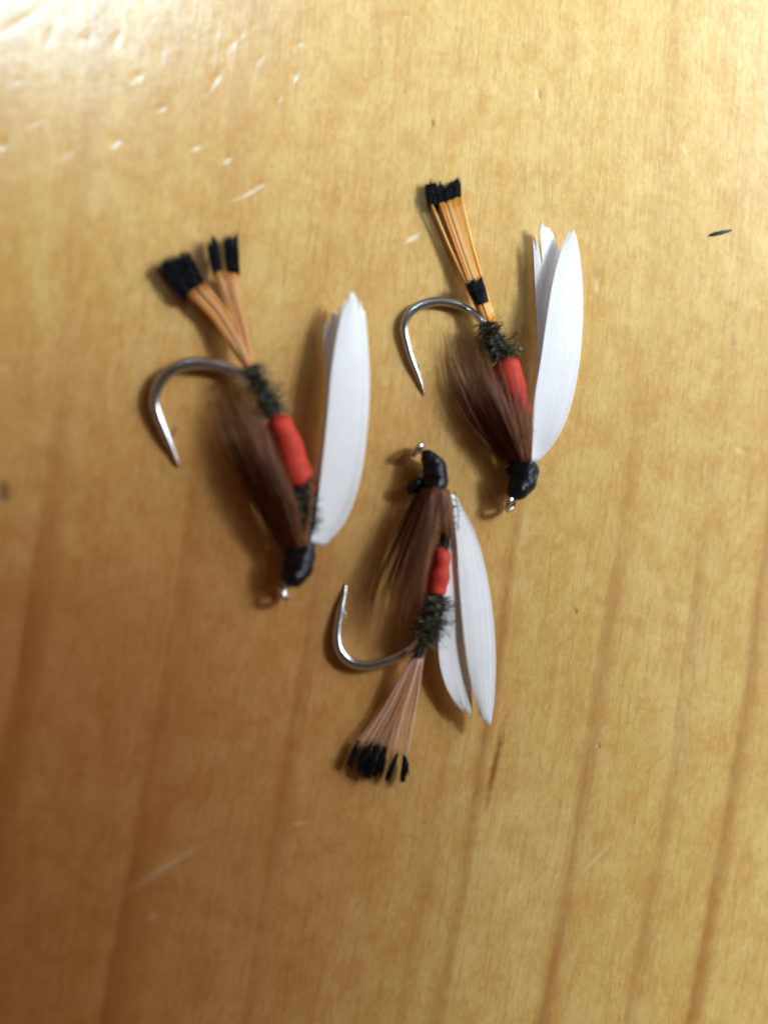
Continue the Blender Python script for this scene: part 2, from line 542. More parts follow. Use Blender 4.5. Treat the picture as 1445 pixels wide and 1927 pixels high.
# ------------------------------------------------------------------ fly parts
def hook(par, rows, eye, eye_r, eye_axis, barb, wire):
    """rows: px, py, h mm, radius px, from the eye end of the shank round the bend to the point."""
    mb = MB()
    rows = [(a, b, h * (0.85 if i < 6 else 0.45), w) for i, (a, b, h, w) in enumerate(rows)]
    barb = [(a, b, h * 0.47, w) for a, b, h, w in barb]
    c = curve(rows, 150)
    r = np.array([px2cm(p[:3], p[3]) for p in c])
    p = c[:, :3]
    T, A, B = frames(p)
    k = 16
    an = np.arange(k) * 2 * math.pi / k
    R = np.zeros((len(p), k, 3))
    for i in range(len(p)):
        s = i / (len(p) - 1)
        fl = np.clip(1 - abs(s - 0.66) / 0.22, 0, 1)          # forged flat in the bend
        e = 2 + 0.9 * fl
        ca, sa = np.cos(an), np.sin(an)
        q = (np.abs(ca) ** e + np.abs(sa) ** e) ** (-1 / e)
        R[i] = p[i] + (r[i] * q * ca * (1 - 0.05 * fl))[:, None] * A[i] + (r[i] * q * sa)[:, None] * B[i]
    mb.rings(R)
    ho = mb.build('hook', M['steel'], par)
    # barb: a thin sliver raised from the point
    b = curve(barb, 7)
    mb = MB()
    rb = np.array([px2cm(q[:3], q[3]) * 0.75 for q in b])
    mb.tube(b[:, :3], rb, 8, flat=(0.8, 1.0))
    mb.build('barb', M['steel'], ho)
    # eye: a ring of the same wire
    ec = np.array(P(*eye))
    ax = Vector(eye_axis).normalized()
    a1 = ax.orthogonal().normalized()
    a2 = ax.cross(a1)
    er = px2cm(ec, eye_r)
    w = px2cm(ec, wire)
    mb = MB()
    n = 40
    R = np.zeros((n, 12, 3))
    for i in range(n):
        t = 2 * math.pi * i / n
        d = np.array(a1) * math.cos(t) + np.array(a2) * math.sin(t)
        for j in range(12):
            g = 2 * math.pi * j / 12
            R[i, j] = ec + d * (er + w * math.cos(g)) + np.array(ax) * w * math.sin(g)
    mb.rings(R, closed=True)
    mb.build('eye', M['steel'], ho)
    return ho


def head(par, rows, n=160, turns=22, lump=0.055):
    c = curve(rows, n)
    r = np.array([px2cm(p[:3], p[3]) for p in c])
    s = np.linspace(0, 1, n)
    r *= np.clip(np.minimum(s / 0.07, (1 - s) / 0.07), 0.25, 1) ** 0.5
    ph = rng.uniform(0, 6, 6)

    def bump(i, an):
        t = s[i]
        return 1 + 0.022 * np.cos(turns * 2 * math.pi * t + an) + lump * 0.5 * np.sin(3 * an + 9 * t + ph[0]) * np.sin(11 * t + ph[1]) + lump * 0.6 * np.sin(2 * an + ph[2] + 21 * t)
    mb = MB()
    mb.tube(c[:, :3], r, 32, bump=bump)
    return mb.build('head', M['lacquer'], par)


def body(par, rows, n=160, turns=26):
    c = curve(rows, n)
    r = np.array([px2cm(p[:3], p[3]) for p in c])
    s = np.linspace(0, 1, n)
    r *= np.clip(np.minimum(s / 0.09, (1 - s) / 0.09), 0.2, 1) ** 0.4
    ph = rng.uniform(0, 6, 4)

    def bump(i, an):
        t = s[i]
        return 1 + 0.022 * np.abs(np.sin(turns * math.pi * t + an / 2)) + 0.045 * np.sin(2 * an + 7 * t + ph[0]) + 0.05 * np.sin(15 * t + ph[1]) + 0.012 * np.sin(70 * t + an + ph[2])
    mb = MB()
    mb.tube(c[:, :3], r, 36, bump=bump)
    b = mb.build('floss_body', M['floss'], par)
    return b


def herl(par, rows, n_f, ln, lean=0.0, spiky=None):
    """A wound butt of peacock herl: dark core, short glossy barbs standing off it."""
    c = curve(rows, 40)
    p, rpx = c[:, :3], c[:, 3]
    r = np.array([px2cm(q, w) for q, w in zip(p, rpx)])
    T, A, B = frames(p)
    mb = MB()
    mb.tube(p, r * 0.55, 20, bump=lambda i, an: 1 + 0.12 * np.sin(3 * an + i * 0.9))
    core = mb.build('herl_butt', M['herlcore'], par)
    mb = MB()
    for _ in range(n_f):
        i = int(rng.integers(1, 39))
        a = rng.uniform(0, 2 * math.pi)
        d = A[i] * math.cos(a) + B[i] * math.sin(a)
        side = -A[i] * math.sin(a) + B[i] * math.cos(a)
        L = px2cm(p[i], ln) * rng.uniform(0.5, 1.7)
        tw = rng.uniform(-1.5, 1.5)
        tl = lean + rng.uniform(-0.6, 0.6)
        q0 = p[i] + d * r[i] * 0.45
        t = np.linspace(0, 1, 6)[:, None]
        q = q0 + d * (L * t) * (1 - 0.25 * t) + side * (tw * L * t ** 1.5) + T[i] * (tl * L * t ** 1.3)
        q[:, 2] = np.maximum(q[:, 2], 0.004)
        w = px2cm(p[i], rng.uniform(0.7, 1.5))
        mb.fibre(q, w, w * 0.3, 4)
    for (row, w) in (spiky or ()):
        q = curve(row, 9)
        mb.fibre(q, px2cm(q[0], w), px2cm(q[0], w * .4), 4)
        for _ in range(7):
            j = int(rng.integers(2, 8))
            dd = rng.normal(size=3) * px2cm(q[0], 7)
            mb.fibre(np.linspace(q[j], q[j] + dd, 4), px2cm(q[0], .8), px2cm(q[0], .3), 3)
    mb.build('herl_barbs', M['herl'], core, stuff=True)
    return core


def hackle(par, G, n, w=(0.7, 1.3), dz=0.6, jit=4.0, pw=1.0, lmin=0.72, name='hackle', mat='hackle', stray=0.06):
    gs = guides(G, 14)
    mb = MB()
    t01 = np.linspace(0, 1, 14)[:, None]
    for _ in range(n):
        t = rng.random() ** pw
        q = across(gs, t).copy()
        j = px2cm(q[0], jit)
        off = rng.normal(size=3) * j
        q += off * (0.35 + t01 * 1.6) * np.array([1, 1, 0.5])
        q[:, 2] += (rng.uniform(-0.5, 1) * dz * 0.1) * np.sin(math.pi * 0.62 * t01[:, 0])
        L = rng.uniform(lmin, 1.0)
        if rng.random() < stray:
            q += (rng.normal(size=3) * j * 3.0) * t01 ** 1.5
        q = cut(q, L)
        q[:, 2] = np.maximum(q[:, 2], 0.005)
        wd = px2cm(q[0], rng.uniform(*w)) * 0.5
        mb.fibre(q, wd, wd * 0.3, 3, mid=1.35)
    return mb.build(name, M[mat], par, stuff=True)


def wing(par, G, nb, split, over=1.0, thick=0.7, label=None, ridge=0.75):
    """A slip of white quill: nb barbs side by side as one ridged sheet with two faces.
    split: list of (position across, half width, depth) notches in the free edge."""
    N = 44
    rear = bool(label and label.startswith('rear'))
    gs = guides([[(x, y, h * (0.88 if rear else 0.74) + (0.7 * min(1, q / 2) - 0.2 if rear else 0)) for q, (x, y, h) in enumerate(g)] for g in G], N)
    per = 3
    cols = nb * per + 1
    top = np.zeros((N, cols, 3))
    lens = []
    j = 0.0
    for b in range(nb + 1):
        j = 0.6 * j + rng.uniform(-0.012, 0.012)
        lens.append(0.985 + j + rng.uniform(-0.02, 0.012))
    for c in range(cols):
        t = c / (cols - 1)
        b = c // per
        L = lens[min(b, nb)] * over
        for (ct, hw, dp) in split:
            L -= dp * max(0.0, 1 - abs(t - ct) / hw)
        L = min(L, 1.0)
        top[:, c] = cut(across(gs, t), L)
    # surface normals for the ridges
    du = np.gradient(top, axis=0)
    dv = np.gradient(top, axis=1)
    nrm = np.cross(du, dv)
    nrm /= np.linalg.norm(nrm, axis=2)[:, :, None] + 1e-12
    nrm *= np.sign(nrm[:, :, 2:3] + 1e-9)
    prof = np.array([0.0, 1.0, 1.0])
    hh = np.array([prof[c % per] for c in range(cols)]) + np.array([rng.uniform(-.25, .25) for _ in range(cols)])
    sc = px2cm(top[0, 0], ridge)
    fade = np.clip(np.linspace(0, 8, N), 0, 1)[:, None]
    hgt = sc * hh[None, :] * fade
    th = px2cm(top[0, 0], thick)
    up_ = top + nrm * hgt[:, :, None]
    dn = top + nrm * (hgt[:, :, None] * 0.6 - th)
    up_[:, :, 2] = np.maximum(up_[:, :, 2], 0.012)
    dn[:, :, 2] = np.maximum(dn[:, :, 2], 0.004)
    mb = MB()
    ia = np.arange(N * cols).reshape(N, cols)
    ib = ia + N * cols
    f = []
    for i in range(N - 1):
        for c in range(cols - 1):
            f.append((ia[i, c], ia[i, c + 1], ia[i + 1, c + 1], ia[i + 1, c]))
            f.append((ib[i, c], ib[i + 1, c], ib[i + 1, c + 1], ib[i, c + 1]))
        f.append((ia[i, 0], ia[i + 1, 0], ib[i + 1, 0], ib[i, 0]))
        f.append((ia[i, -1], ib[i, -1], ib[i + 1, -1], ia[i + 1, -1]))
    for c in range(cols - 1):
        f.append((ia[0, c], ib[0, c], ib[0, c + 1], ia[0, c + 1]))
        f.append((ia[-1, c], ia[-1, c + 1], ib[-1, c + 1], ib[-1, c]))
    mb.add(np.concatenate([up_.reshape(-1, 3), dn.reshape(-1, 3)]), f)
    o = mb.build('wing', M['feather'], par)
    if label:
        o['label'] = label
    return o


def tippets(par, G, n, mat, w, tips, jit=1.5, dz=0.25, band=None):
    """Tail: tippet fibres, and clumps of black barbs at their ends."""
    def low(g):
        return [[(x, y, 0.25 + h * (0.75 if q == 0 else 0.5 if q == 1 else 0.3)) for q, (x, y, h) in enumerate(r_)] for r_ in g]

    def low2(g):
        return [[(x, y, 0.25 + h * 0.3) for x, y, h in r_] for r_ in g]
    G = low(G)
    tips = [(low2(g), m) for g, m in tips]
    band = [[(x, y, h + 1.0) for x, y, h in r_] for r_ in low2(band)] if band else None
    gs = guides(G, 14)
    mb = MB()
    for i in range(n):
        t = (i + rng.random()) / n
        q = across(gs, t).copy()
        q += rng.normal(size=3) * px2cm(q[0], jit) * np.linspace(0.2, 1, 14)[:, None] * np.array([1, 1, .6])
        q[:, 2] += rng.uniform(0, dz) * 0.1 * np.linspace(0.2, 1, 14)
        q[:, 2] = np.maximum(q[:, 2], 0.006)
        wd = px2cm(q[0], rng.uniform(*w)) * 0.5
        mb.fibre(q, wd, wd * 0.7, 4, mid=1.15)
    tl = mb.build('tail', M[mat], par, stuff=True)

    def clump(name, g, m, wd, fray):
        gg = guides(g, 10)
        mb = MB()
        # dense middle of the clump
        N, K = 10, 11
        a = np.stack([across(gg, t) for t in np.linspace(0.0, 1.0, K)], 1)
        a = a[:, :, :].copy()
        e = np.array([0, 0, px2cm(a[0, 0], 2.6)])
        ragged = rng.uniform(0.80, 0.98, K)
        for k_ in range(K):
            a[:, k_] = cut(a[:, k_], ragged[k_])
        bulge = np.sin(np.linspace(0.12, math.pi - 0.12, K))[None, :, None]
        upf, dnf = a + e * bulge, a - e * bulge * 0.8
        ia = np.arange(N * K).reshape(N, K)
        ib = ia + N * K
        f = []
        for i in range(N - 1):
            for c in range(K - 1):
                f.append((ia[i, c], ia[i, c + 1], ia[i + 1, c + 1], ia[i + 1, c]))
                f.append((ib[i, c], ib[i + 1, c], ib[i + 1, c + 1], ib[i, c + 1]))
            f.append((ia[i, 0], ia[i + 1, 0], ib[i + 1, 0], ib[i, 0]))
            f.append((ia[i, -1], ib[i, -1], ib[i + 1, -1], ia[i + 1, -1]))
        for c in range(K - 1):
            f.append((ia[0, c], ib[0, c], ib[0, c + 1], ia[0, c + 1]))
            f.append((ia[-1, c], ia[-1, c + 1], ib[-1, c + 1], ib[-1, c]))
        vv = np.concatenate([upf.reshape(-1, 3), dnf.reshape(-1, 3)])
        vv[:, 2] = np.maximum(vv[:, 2], 0.005)
        mb.add(vv, f)
        for _ in range(m):
            q = across(gg, rng.random()).copy()
            s = rng.uniform(0, 0.55)
            L = rng.uniform(0.4, 0.62)
            k_ = np.linspace(s, min(1.0, s + L), 6) * 9
            q = np.stack([np.interp(k_, np.arange(10), q[:, d]) for d in range(3)], 1)
            q += (rng.normal(size=3) * px2cm(q[0], fray)) * np.linspace(0, 1, 6)[:, None]
            q[:, 2] += rng.uniform(-.01, .02)
            q[:, 2] = np.maximum(q[:, 2], 0.005)
            ww = px2cm(q[0], rng.uniform(*wd)) * 0.5
            mb.fibre(q, ww, ww * 0.4, 3)
        mb.build(name, M['black'], tl, stuff=True)
    for g, m in tips:
        clump('tail_tip', g, m, (1.1, 2.0), 2.4)
    if band:
        clump('tail_band', band, 90, (1.2, 2.0), 1.6)
    return tl


def stub(par, rows, mat='lacquer', name='thread_end'):
    c = curve(rows, 20)
    mb = MB()
    s = np.linspace(0, 1, 20)
    r = np.array([px2cm(p[:3], p[3]) for p in c]) * np.clip(np.minimum(s / .2, (1 - s) / .2), .2, 1) ** .5
    mb.tube(c[:, :3], r, 14, bump=lambda i, an: 1 + 0.14 * np.sin(2 * an + i))
    return mb.build(name, M[mat], par)


GROUP = 'fishing flies lying on the wood'

# ------------------------------------------------------------------ fly with the single banded tail and its eye towards the bottom
fB = thing('fishing_fly', 'fishing fly with a black band low on its amber tail, white wing beside it', 'fishing fly', P(960, 760), GROUP)
hook(fB, [(962, 938, 1.5, 6.5), (982, 890, 1.5, 6.5), (972, 800, 1.5, 6.5), (950, 700, 1.5, 6.8), (928, 640, 1.5, 7), (908, 605, 1.5, 7.3), (880, 582, 1.4, 8), (850, 570, 1.2, 8.6), (820, 567, 1.1, 8.8),
          (790, 575, 1.0, 8.6), (769, 592, 0.9, 8.2), (760, 618, 0.8, 7.6), (766, 650, .7, 7.0), (776, 682, .6, 6.4), (786, 706, .45, 5.2), (793, 726, .35, 3.4), (799, 744, .28, .8)],
     (961, 948, 1.3), 13.5, (0.52, -0.30, 0.42), [(784, 702, .6, 3.2), (788, 690, .75, 2.0), (789, 679, .95, .5)], 5.2)
head(fB, [(962, 941, 1.45, 9), (968, 930, 1.5, 17), (978, 915, 1.55, 24), (985, 898, 1.6, 27), (987, 884, 1.6, 27), (989, 864, 1.6, 21)])
body(fB, [(982, 790, 1.55, 17), (975, 768, 1.55, 23), (966, 735, 1.55, 26), (957, 705, 1.55, 26), (950, 685, 1.5, 23), (946, 674, 1.5, 18)])
herl(fB, [(910, 606, 1.5, 10), (922, 628, 1.5, 20), (936, 652, 1.5, 27), (948, 676, 1.5, 24)], 640, 14, 0.1,
     [([(955, 640, 2.2), (968, 632, 2.5), (975, 621, 2.7)], 2.6), ([(960, 655, 2.3), (970, 645, 2.8), (976, 648, 2.8)], 2.2), ([(962, 660, 2.2), (976, 658, 2.4), (984, 653, 2.3)], 2.4),
      ([(960, 664, 2.0), (974, 668, 2.2), (981, 668, 2.2)], 2.2), ([(935, 622, 2), (943, 612, 2.2), (946, 606, 2.2)], 2.2)])
herl(fB, [(980, 786, 1.55, 20), (984, 806, 1.55, 21), (986, 826, 1.55, 18)], 160, 9)
hackle(fB, [
    [(968, 880, 1.0), (915, 835, .6), (872, 770, .4), (845, 690, .25)],
    [(970, 876, 1.2), (918, 815, .9), (880, 735, .6), (850, 655, .4)],
    [(974, 872, 1.6), (930, 800, 1.4), (893, 715, 1.1), (868, 635, .8)],
    [(980, 870, 2.2), (945, 790, 2.2), (912, 710, 2.0), (885, 640, 1.6)],
    [(986, 869, 2.6), (962, 790, 2.9), (935, 715, 2.9), (908, 648, 2.6)]], 165, (0.9, 1.8), 0.7, 6.0, 0.9, 0.5, stray=0.14)
hackle(fB, [
    [(982, 869, 2.4), (962, 800, 2.9), (940, 740, 2.9), (922, 680, 2.7)],
    [(988, 868, 2.6), (975, 800, 3.0), (962, 740, 3.0), (950, 690, 2.7)],
    [(994, 867, 2.6), (988, 800, 2.8), (985, 740, 2.6), (980, 672, 2.2)],
    [(998, 867, 2.3), (998, 800, 2.3), (1000, 730, 2.0), (1004, 650, 1.5)]], 95, (0.8, 1.5), 0.5, 3.0, 1.0, 0.42, name='beard_hackle')
hackle(fB, [
    [(962, 884, 1.0), (900, 830, .6), (850, 752, .4), (826, 650, .25)],
    [(970, 876, 1.2), (906, 800, .9), (862, 715, .6), (842, 610, .4)],
    [(976, 872, 1.8), (920, 790, 1.6), (880, 700, 1.3), (858, 600, .8)]], 55, (0.8, 1.4), 0.4, 5.0, 1.0, 0.6, name='loose_hackle', stray=0.2)
wing(fB, [
    [(994, 868, 1.50), (1002, 780, 1.30), (1009, 690, 1.00), (1010, 610, 0.80), (1006, 540, 0.70), (1002, 446, 0.60)],
    [(1002, 868, 1.45), (1014, 770, 1.31), (1022, 670, 1.08), (1026, 570, 0.88), (1020, 490, 0.78), (1012, 430, 0.68)],
    [(1010, 868, 1.45), (1032, 770, 1.31), (1046, 670, 1.08), (1050, 570, 0.88), (1040, 480, 0.78), (1021, 414, 0.68)],
    [(1016, 868, 1.52), (1048, 780, 1.33), (1066, 680, 1.05), (1070, 590, 0.85), (1062, 500, 0.75), (1040, 440, 0.65)]], 16,
    [(0.30, 0.10, 0.16), (0.12, 0.05, 0.05)], label='rear white wing slip with a split tip')
wing(fB, [
    [(996, 870, 2.20), (1000, 800, 2.70), (1006, 740, 3.00), (1016, 680, 3.20), (1026, 610, 3.20), (1038, 535, 3.10), (1053, 478, 3.00), (1070, 432, 2.80)],
    [(1003, 870, 2.15), (1020, 800, 2.71), (1032, 735, 3.08), (1044, 660, 3.28), (1056, 580, 3.28), (1066, 510, 3.18), (1070, 465, 3.08), (1074, 430, 2.88)],
    [(1009, 869, 2.15), (1036, 815, 2.71), (1056, 750, 3.08), (1070, 670, 3.28), (1078, 590, 3.28), (1082, 515, 3.18), (1081, 465, 3.08), (1078, 430, 2.88)],
    [(1014, 867, 2.22), (1046, 828, 2.74), (1070, 775, 3.05), (1087, 700, 3.25), (1095, 620, 3.25), (1096, 545, 3.15), (1091, 485, 3.05), (1082, 440, 2.85)]], 21,
    [(0.3, 0.08, 0.01)], label='front white wing slip')
tippets(fB, [
    [(908, 606, 1.4), (872, 532, 1.2), (838, 458, 1.1), (808, 388, 1.0)],
    [(910, 606, 1.5), (876, 532, 1.3), (842, 456, 1.1), (812, 386, 1.0)]], 9, 'amber', (1.8, 2.8), [], 1.0)
tippets(fB, [
    [(912, 608, 1.5), (880, 530, 1.4), (852, 456, 1.3), (826, 386, 1.2)],
    [(918, 607, 1.6), (888, 526, 1.5), (862, 452, 1.4), (838, 382, 1.3)],
    [(926, 606, 1.6), (898, 522, 1.5), (874, 448, 1.4), (852, 378, 1.3)],
    [(932, 604, 1.5), (905, 518, 1.4), (884, 444, 1.3), (868, 372, 1.2)]], 170, 'amber', (2.6, 4.4),
    [([[(806, 391, 1.0), (799, 344, 1.0)], [(820, 392, 1.2), (816, 341, 1.2)], [(836, 388, 1.2), (835, 344, 1.2)]], 150),
     ([[(834, 388, 1.4), (838, 350, 1.4)], [(850, 381, 1.4), (851, 338, 1.5)], [(868, 374, 1.2), (862, 334, 1.3)]], 150)],
    1.2, 0.3,
    band=[[(896, 574, 1.5), (873, 530, 1.4)], [(908, 572, 1.75), (889, 524, 1.65)], [(920, 567, 1.5), (906, 516, 1.4)]])
stub(fB, [(966, 884, 1.3, 9), (958, 886, 1.2, 8), (951, 884, 1.1, 5)])

# ------------------------------------------------------------------ fly with the forked tail, eye towards the bottom
fA = thing('fishing_fly', 'largest fishing fly, with a forked orange tail of two black tipped clumps', 'fishing fly', P(530, 860), GROUP)
hook(fA, [(538, 1106, 1.3, 7), (558, 1050, 1.6, 8), (560, 960, 1.7, 8), (535, 850, 1.7, 8), (500, 760, 1.7, 8.5), (476, 724, 1.8, 9.5), (440, 697, 1.9, 10.5), (395, 685, 1.9, 11.5), (352, 685, 1.8, 11.8),
          (316, 702, 1.6, 11.5), (296, 732, 1.4, 11), (292, 764, 1.2, 10), (304, 800, 1.0, 9.2), (316, 828, .8, 7.5), (326, 850, .6, 4.8), (332, 866, .5, 3.4), (338, 880, .4, 1)],
     (534, 1116, 1.1), 13, (0.80, 0.45, 0.22), [(318, 826, .9, 4), (328, 810, 1.1, 2.4), (333, 791, 1.3, .6)], 5.6)
head(fA, [(541, 1103, 1.4, 12), (549, 1090, 1.5, 22), (560, 1070, 1.6, 28), (566, 1050, 1.7, 28), (570, 1034, 1.7, 25), (573, 1014, 1.7, 19)])
body(fA, [(568, 915, 1.8, 26), (557, 890, 1.85, 29), (545, 855, 1.9, 28), (535, 825, 1.9, 28), (524, 797, 1.8, 27), (518, 782, 1.8, 22)])
herl(fA, [(474, 688, 1.8, 11), (482, 710, 1.8, 16), (496, 738, 1.8, 22), (508, 765, 1.8, 27), (516, 784, 1.8, 24)], 600, 16, 0.1,
     [([(520, 760, 2.4), (537, 770, 2.6), (550, 776, 2.5)], 2.4), ([(512, 745, 2.4), (526, 728, 2.7), (534, 716, 2.7)], 2.0), ([(518, 752, 2.4), (534, 744, 2.6), (544, 736, 2.6)], 2)])
herl(fA, [(566, 905, 1.8, 24), (573, 935, 1.8, 27), (577, 965, 1.8, 27), (578, 1000, 1.7, 24)], 520, 15)
stub(fA, [(574, 912, 1.5, 10), (586, 922, 1.5, 12), (596, 932, 1.4, 8)], 'floss', 'floss_end')
hackle(fA, [
    [(545, 1058, 1.2), (500, 985, .8), (445, 880, .4), (395, 735, .2)],
    [(550, 1046, 1.5), (508, 965, 1.3), (455, 850, .9), (408, 725, .6)],
    [(554, 1038, 2.0), (518, 945, 2.0), (470, 830, 1.7), (430, 720, 1.2)],
    [(560, 1032, 2.5), (530, 935, 2.8), (490, 830, 2.7), (455, 735, 2.2)],
    [(566, 1030, 2.7), (545, 940, 3.2), (512, 840, 3.2), (482, 750, 2.8)]], 225, (1.1, 2.1), 0.8, 5.6, 0.95, 0.55, stray=0.12)
hackle(fA, [
    [(562, 1030, 2.6), (548, 950, 3.2), (528, 870, 3.2), (508, 790, 2.9)],
    [(572, 1028, 2.7), (572, 960, 3.0), (570, 920, 2.9)],
    [(580, 1026, 2.3), (590, 940, 2.2), (602, 850, 1.9), (612, 720, 1.4)]], 42, (0.9, 1.8), 0.4, 2.8, 1.3, 0.4, name='beard_hackle')
wing(fA, [
    [(580, 1022, 1.40), (590, 930, 1.20), (604, 830, 1.00), (614, 720, 0.90), (608, 640, 0.80), (612, 604, 0.70)],
    [(588, 1022, 1.34), (606, 920, 1.20), (628, 810, 1.06), (636, 700, 0.96), (630, 620, 0.86), (628, 580, 0.76)],
    [(596, 1022, 1.44), (630, 920, 1.27), (656, 800, 1.10), (662, 690, 1.00), (656, 610, 0.90), (648, 560, 0.80)]], 16,
    [(0.25, 0.12, 0.04)], label='rear white wing slip')
wing(fA, [
    [(584, 1024, 2.20), (594, 970, 2.70), (604, 890, 3.10), (614, 800, 3.40), (622, 710, 3.40), (632, 640, 3.20), (644, 585, 3.00), (656, 550, 2.80)],
    [(592, 1026, 2.15), (620, 960, 2.71), (636, 880, 3.18), (646, 790, 3.48), (652, 700, 3.48), (658, 630, 3.28), (662, 580, 3.08), (664, 544, 2.88)],
    [(601, 1028, 2.15), (640, 960, 2.71), (662, 880, 3.18), (674, 790, 3.48), (676, 700, 3.48), (675, 640, 3.28), (674, 595, 3.08), (673, 556, 2.88)],
    [(610, 1028, 2.22), (650, 980, 2.74), (677, 905, 3.15), (692, 800, 3.45), (695, 710, 3.45), (692, 640, 3.25), (688, 600, 3.05), (684, 566, 2.85)]], 21,
    [(0.70, 0.07, 0.06), (0.05, 0.1, 0.06)], label='front white wing slip')
tippets(fA, [
    [(462, 694, 1.8), (430, 650, 1.9), (396, 600, 1.9), (352, 556, 1.8)],
    [(468, 692, 1.9), (440, 640, 2.0), (408, 590, 2.0), (366, 545, 1.9)],
    [(474, 690, 1.9), (450, 630, 2.0), (420, 580, 2.0), (386, 534, 1.9)]], 110, 'rust', (2.8, 4.6),
    [([[(345, 570, 1.8), (294, 504, 1.7)], [(358, 560, 2.1), (310, 484, 2.0)], [(368, 554, 2.0), (328, 482, 1.9)]], 170),
     ([[(364, 556, 2.0), (326, 484, 2.0)], [(378, 548, 2.2), (340, 474, 2.1)], [(388, 536, 1.9), (352, 470, 1.8)]], 170)], 1.4, 0.35)
tippets(fA, [
    [(470, 690, 1.9), (452, 630, 2.1), (430, 570, 2.2), (405, 512, 2.1)],
    [(474, 690, 1.9), (458, 630, 2.1), (440, 570, 2.2), (424, 514, 2.1)],
    [(478, 688, 1.9), (464, 625, 2.0), (452, 568, 2.0), (448, 516, 1.9)]], 34, 'rust', (1.8, 3.2),
    [([[(402, 518, 2.1), (388, 456, 2.0)], [(412, 514, 2.3), (398, 446, 2.2)], [(418, 508, 2.1), (406, 442, 2.0)]], 110),
     ([[(428, 516, 2.1), (420, 440, 2.0)], [(440, 514, 2.2), (434, 440, 2.2)], [(452, 520, 1.9), (446, 432, 1.8)]], 110)], 1.6, 0.35)

# ------------------------------------------------------------------ fly turned round, its eye towards the top
fC = thing('fishing_fly', 'fishing fly turned the other way, pale pink tail of separate black tips', 'fishing fly', P(810, 1100), GROUP)
hook(fC, [(796, 850, 1.3, 7), (820, 890, 1.6, 7.5), (838, 960, 1.7, 7.5), (828, 1060, 1.7, 7.5), (812, 1150, 1.7, 7.5), (788, 1206, 1.6, 8), (762, 1228, 1.5, 8.6), (728, 1244, 1.4, 9.4), (692, 1252, 1.3, 9.6),
          (660, 1246, 1.2, 9.4), (640, 1226, 1.1, 9), (634, 1200, 1.0, 8.4), (637, 1170, .8, 7.8), (642, 1144, .65, 6.8), (646, 1126, .5, 5), (649, 1112, .4, 3.2), (651, 1098, .3, .8)],
     (787, 845, 1.2), 13, (0.62, -0.62, 0.25), [(645, 1146, .8, 3.6), (649, 1156, .95, 2.2), (652, 1166, 1.05, .5)], 5.6)
head(fC, [(793, 850, 1.3, 7), (799, 854, 1.4, 11), (806, 862, 1.5, 16), (815, 875, 1.6, 22), (819, 890, 1.7, 24), (819, 904, 1.7, 25), (816, 926, 1.7, 21)])
body(fC, [(832, 1030, 1.85, 15), (830, 1046, 1.9, 18), (826, 1075, 1.9, 20), (822, 1100, 1.9, 20), (820, 1122, 1.85, 18)])
herl(fC, [(840, 930, 1.6, 14), (843, 965, 1.7, 16), (840, 1000, 1.8, 17), (834, 1034, 1.8, 15)], 200, 9, 0.0,
     [([(856, 925, 2.2), (861, 960, 2.3), (862, 1000, 2.2)], 1.8), ([(850, 960, 2.4), (842, 1000, 2.5), (836, 1030, 2.5)], 2.4)])
herl(fC, [(822, 1118, 1.8, 20), (819, 1140, 1.8, 29), (812, 1165, 1.8, 28), (804, 1190, 1.7, 21), (796, 1212, 1.7, 13)], 700, 17, 0.1,
     [([(838, 1150, 2.6), (852, 1138, 2.8), (862, 1132, 2.8)], 2), ([(836, 1170, 2.6), (850, 1172, 2.7), (858, 1166, 2.7)], 2), ([(828, 1185, 2.4), (842, 1192, 2.6), (848, 1196, 2.6)], 1.8)])
herl(fC, [(795, 1210, 1.7, 10), (791, 1222, 1.7, 11), (787, 1236, 1.7, 9)], 120, 7, 0.5)
hackle(fC, [
    [(790, 918, 1.2), (748, 1010, .8), (708, 1100, .4), (676, 1180, .2)],
    [(796, 920, 1.6), (760, 1010, 1.4), (726, 1100, 1.0), (698, 1195, .5)],
    [(804, 921, 2.2), (776, 1010, 2.2), (748, 1100, 1.9), (724, 1200, 1.2)],
    [(814, 921, 2.7), (795, 1010, 3.0), (775, 1100, 2.9), (756, 1200, 2.2)],
    [(824, 921, 2.9), (815, 1000, 3.3), (800, 1080, 3.3), (784, 1165, 2.8)]], 195, (1.0, 1.9), 0.7, 5.6, 0.9, 0.52, stray=0.12)
hackle(fC, [
    [(820, 921, 2.9), (816, 980, 3.3), (808, 1040, 3.3)],
    [(834, 921, 2.8), (838, 970, 3.0), (836, 1010, 2.9)],
    [(846, 922, 2.5), (856, 980, 2.6), (860, 1060, 2.2), (858, 1120, 1.9)]], 110, (0.9, 1.7), 0.3, 2.2, 1.0, 0.6, name='beard_hackle')
wing(fC, [
    [(844, 930, 1.50), (846, 1010, 1.40), (834, 1110, 1.20), (824, 1215, 1.00), (836, 1285, 0.90), (866, 1338, 0.80)],
    [(849, 930, 1.44), (858, 1020, 1.40), (856, 1120, 1.26), (850, 1215, 1.06), (862, 1290, 0.96), (878, 1350, 0.86)],
    [(854, 932, 1.54), (872, 1030, 1.47), (880, 1130, 1.30), (882, 1220, 1.10), (888, 1300, 1.00), (888, 1356, 0.90)]], 16,
    [(0.08, 0.1, 0.03)], label='rear white wing slip')
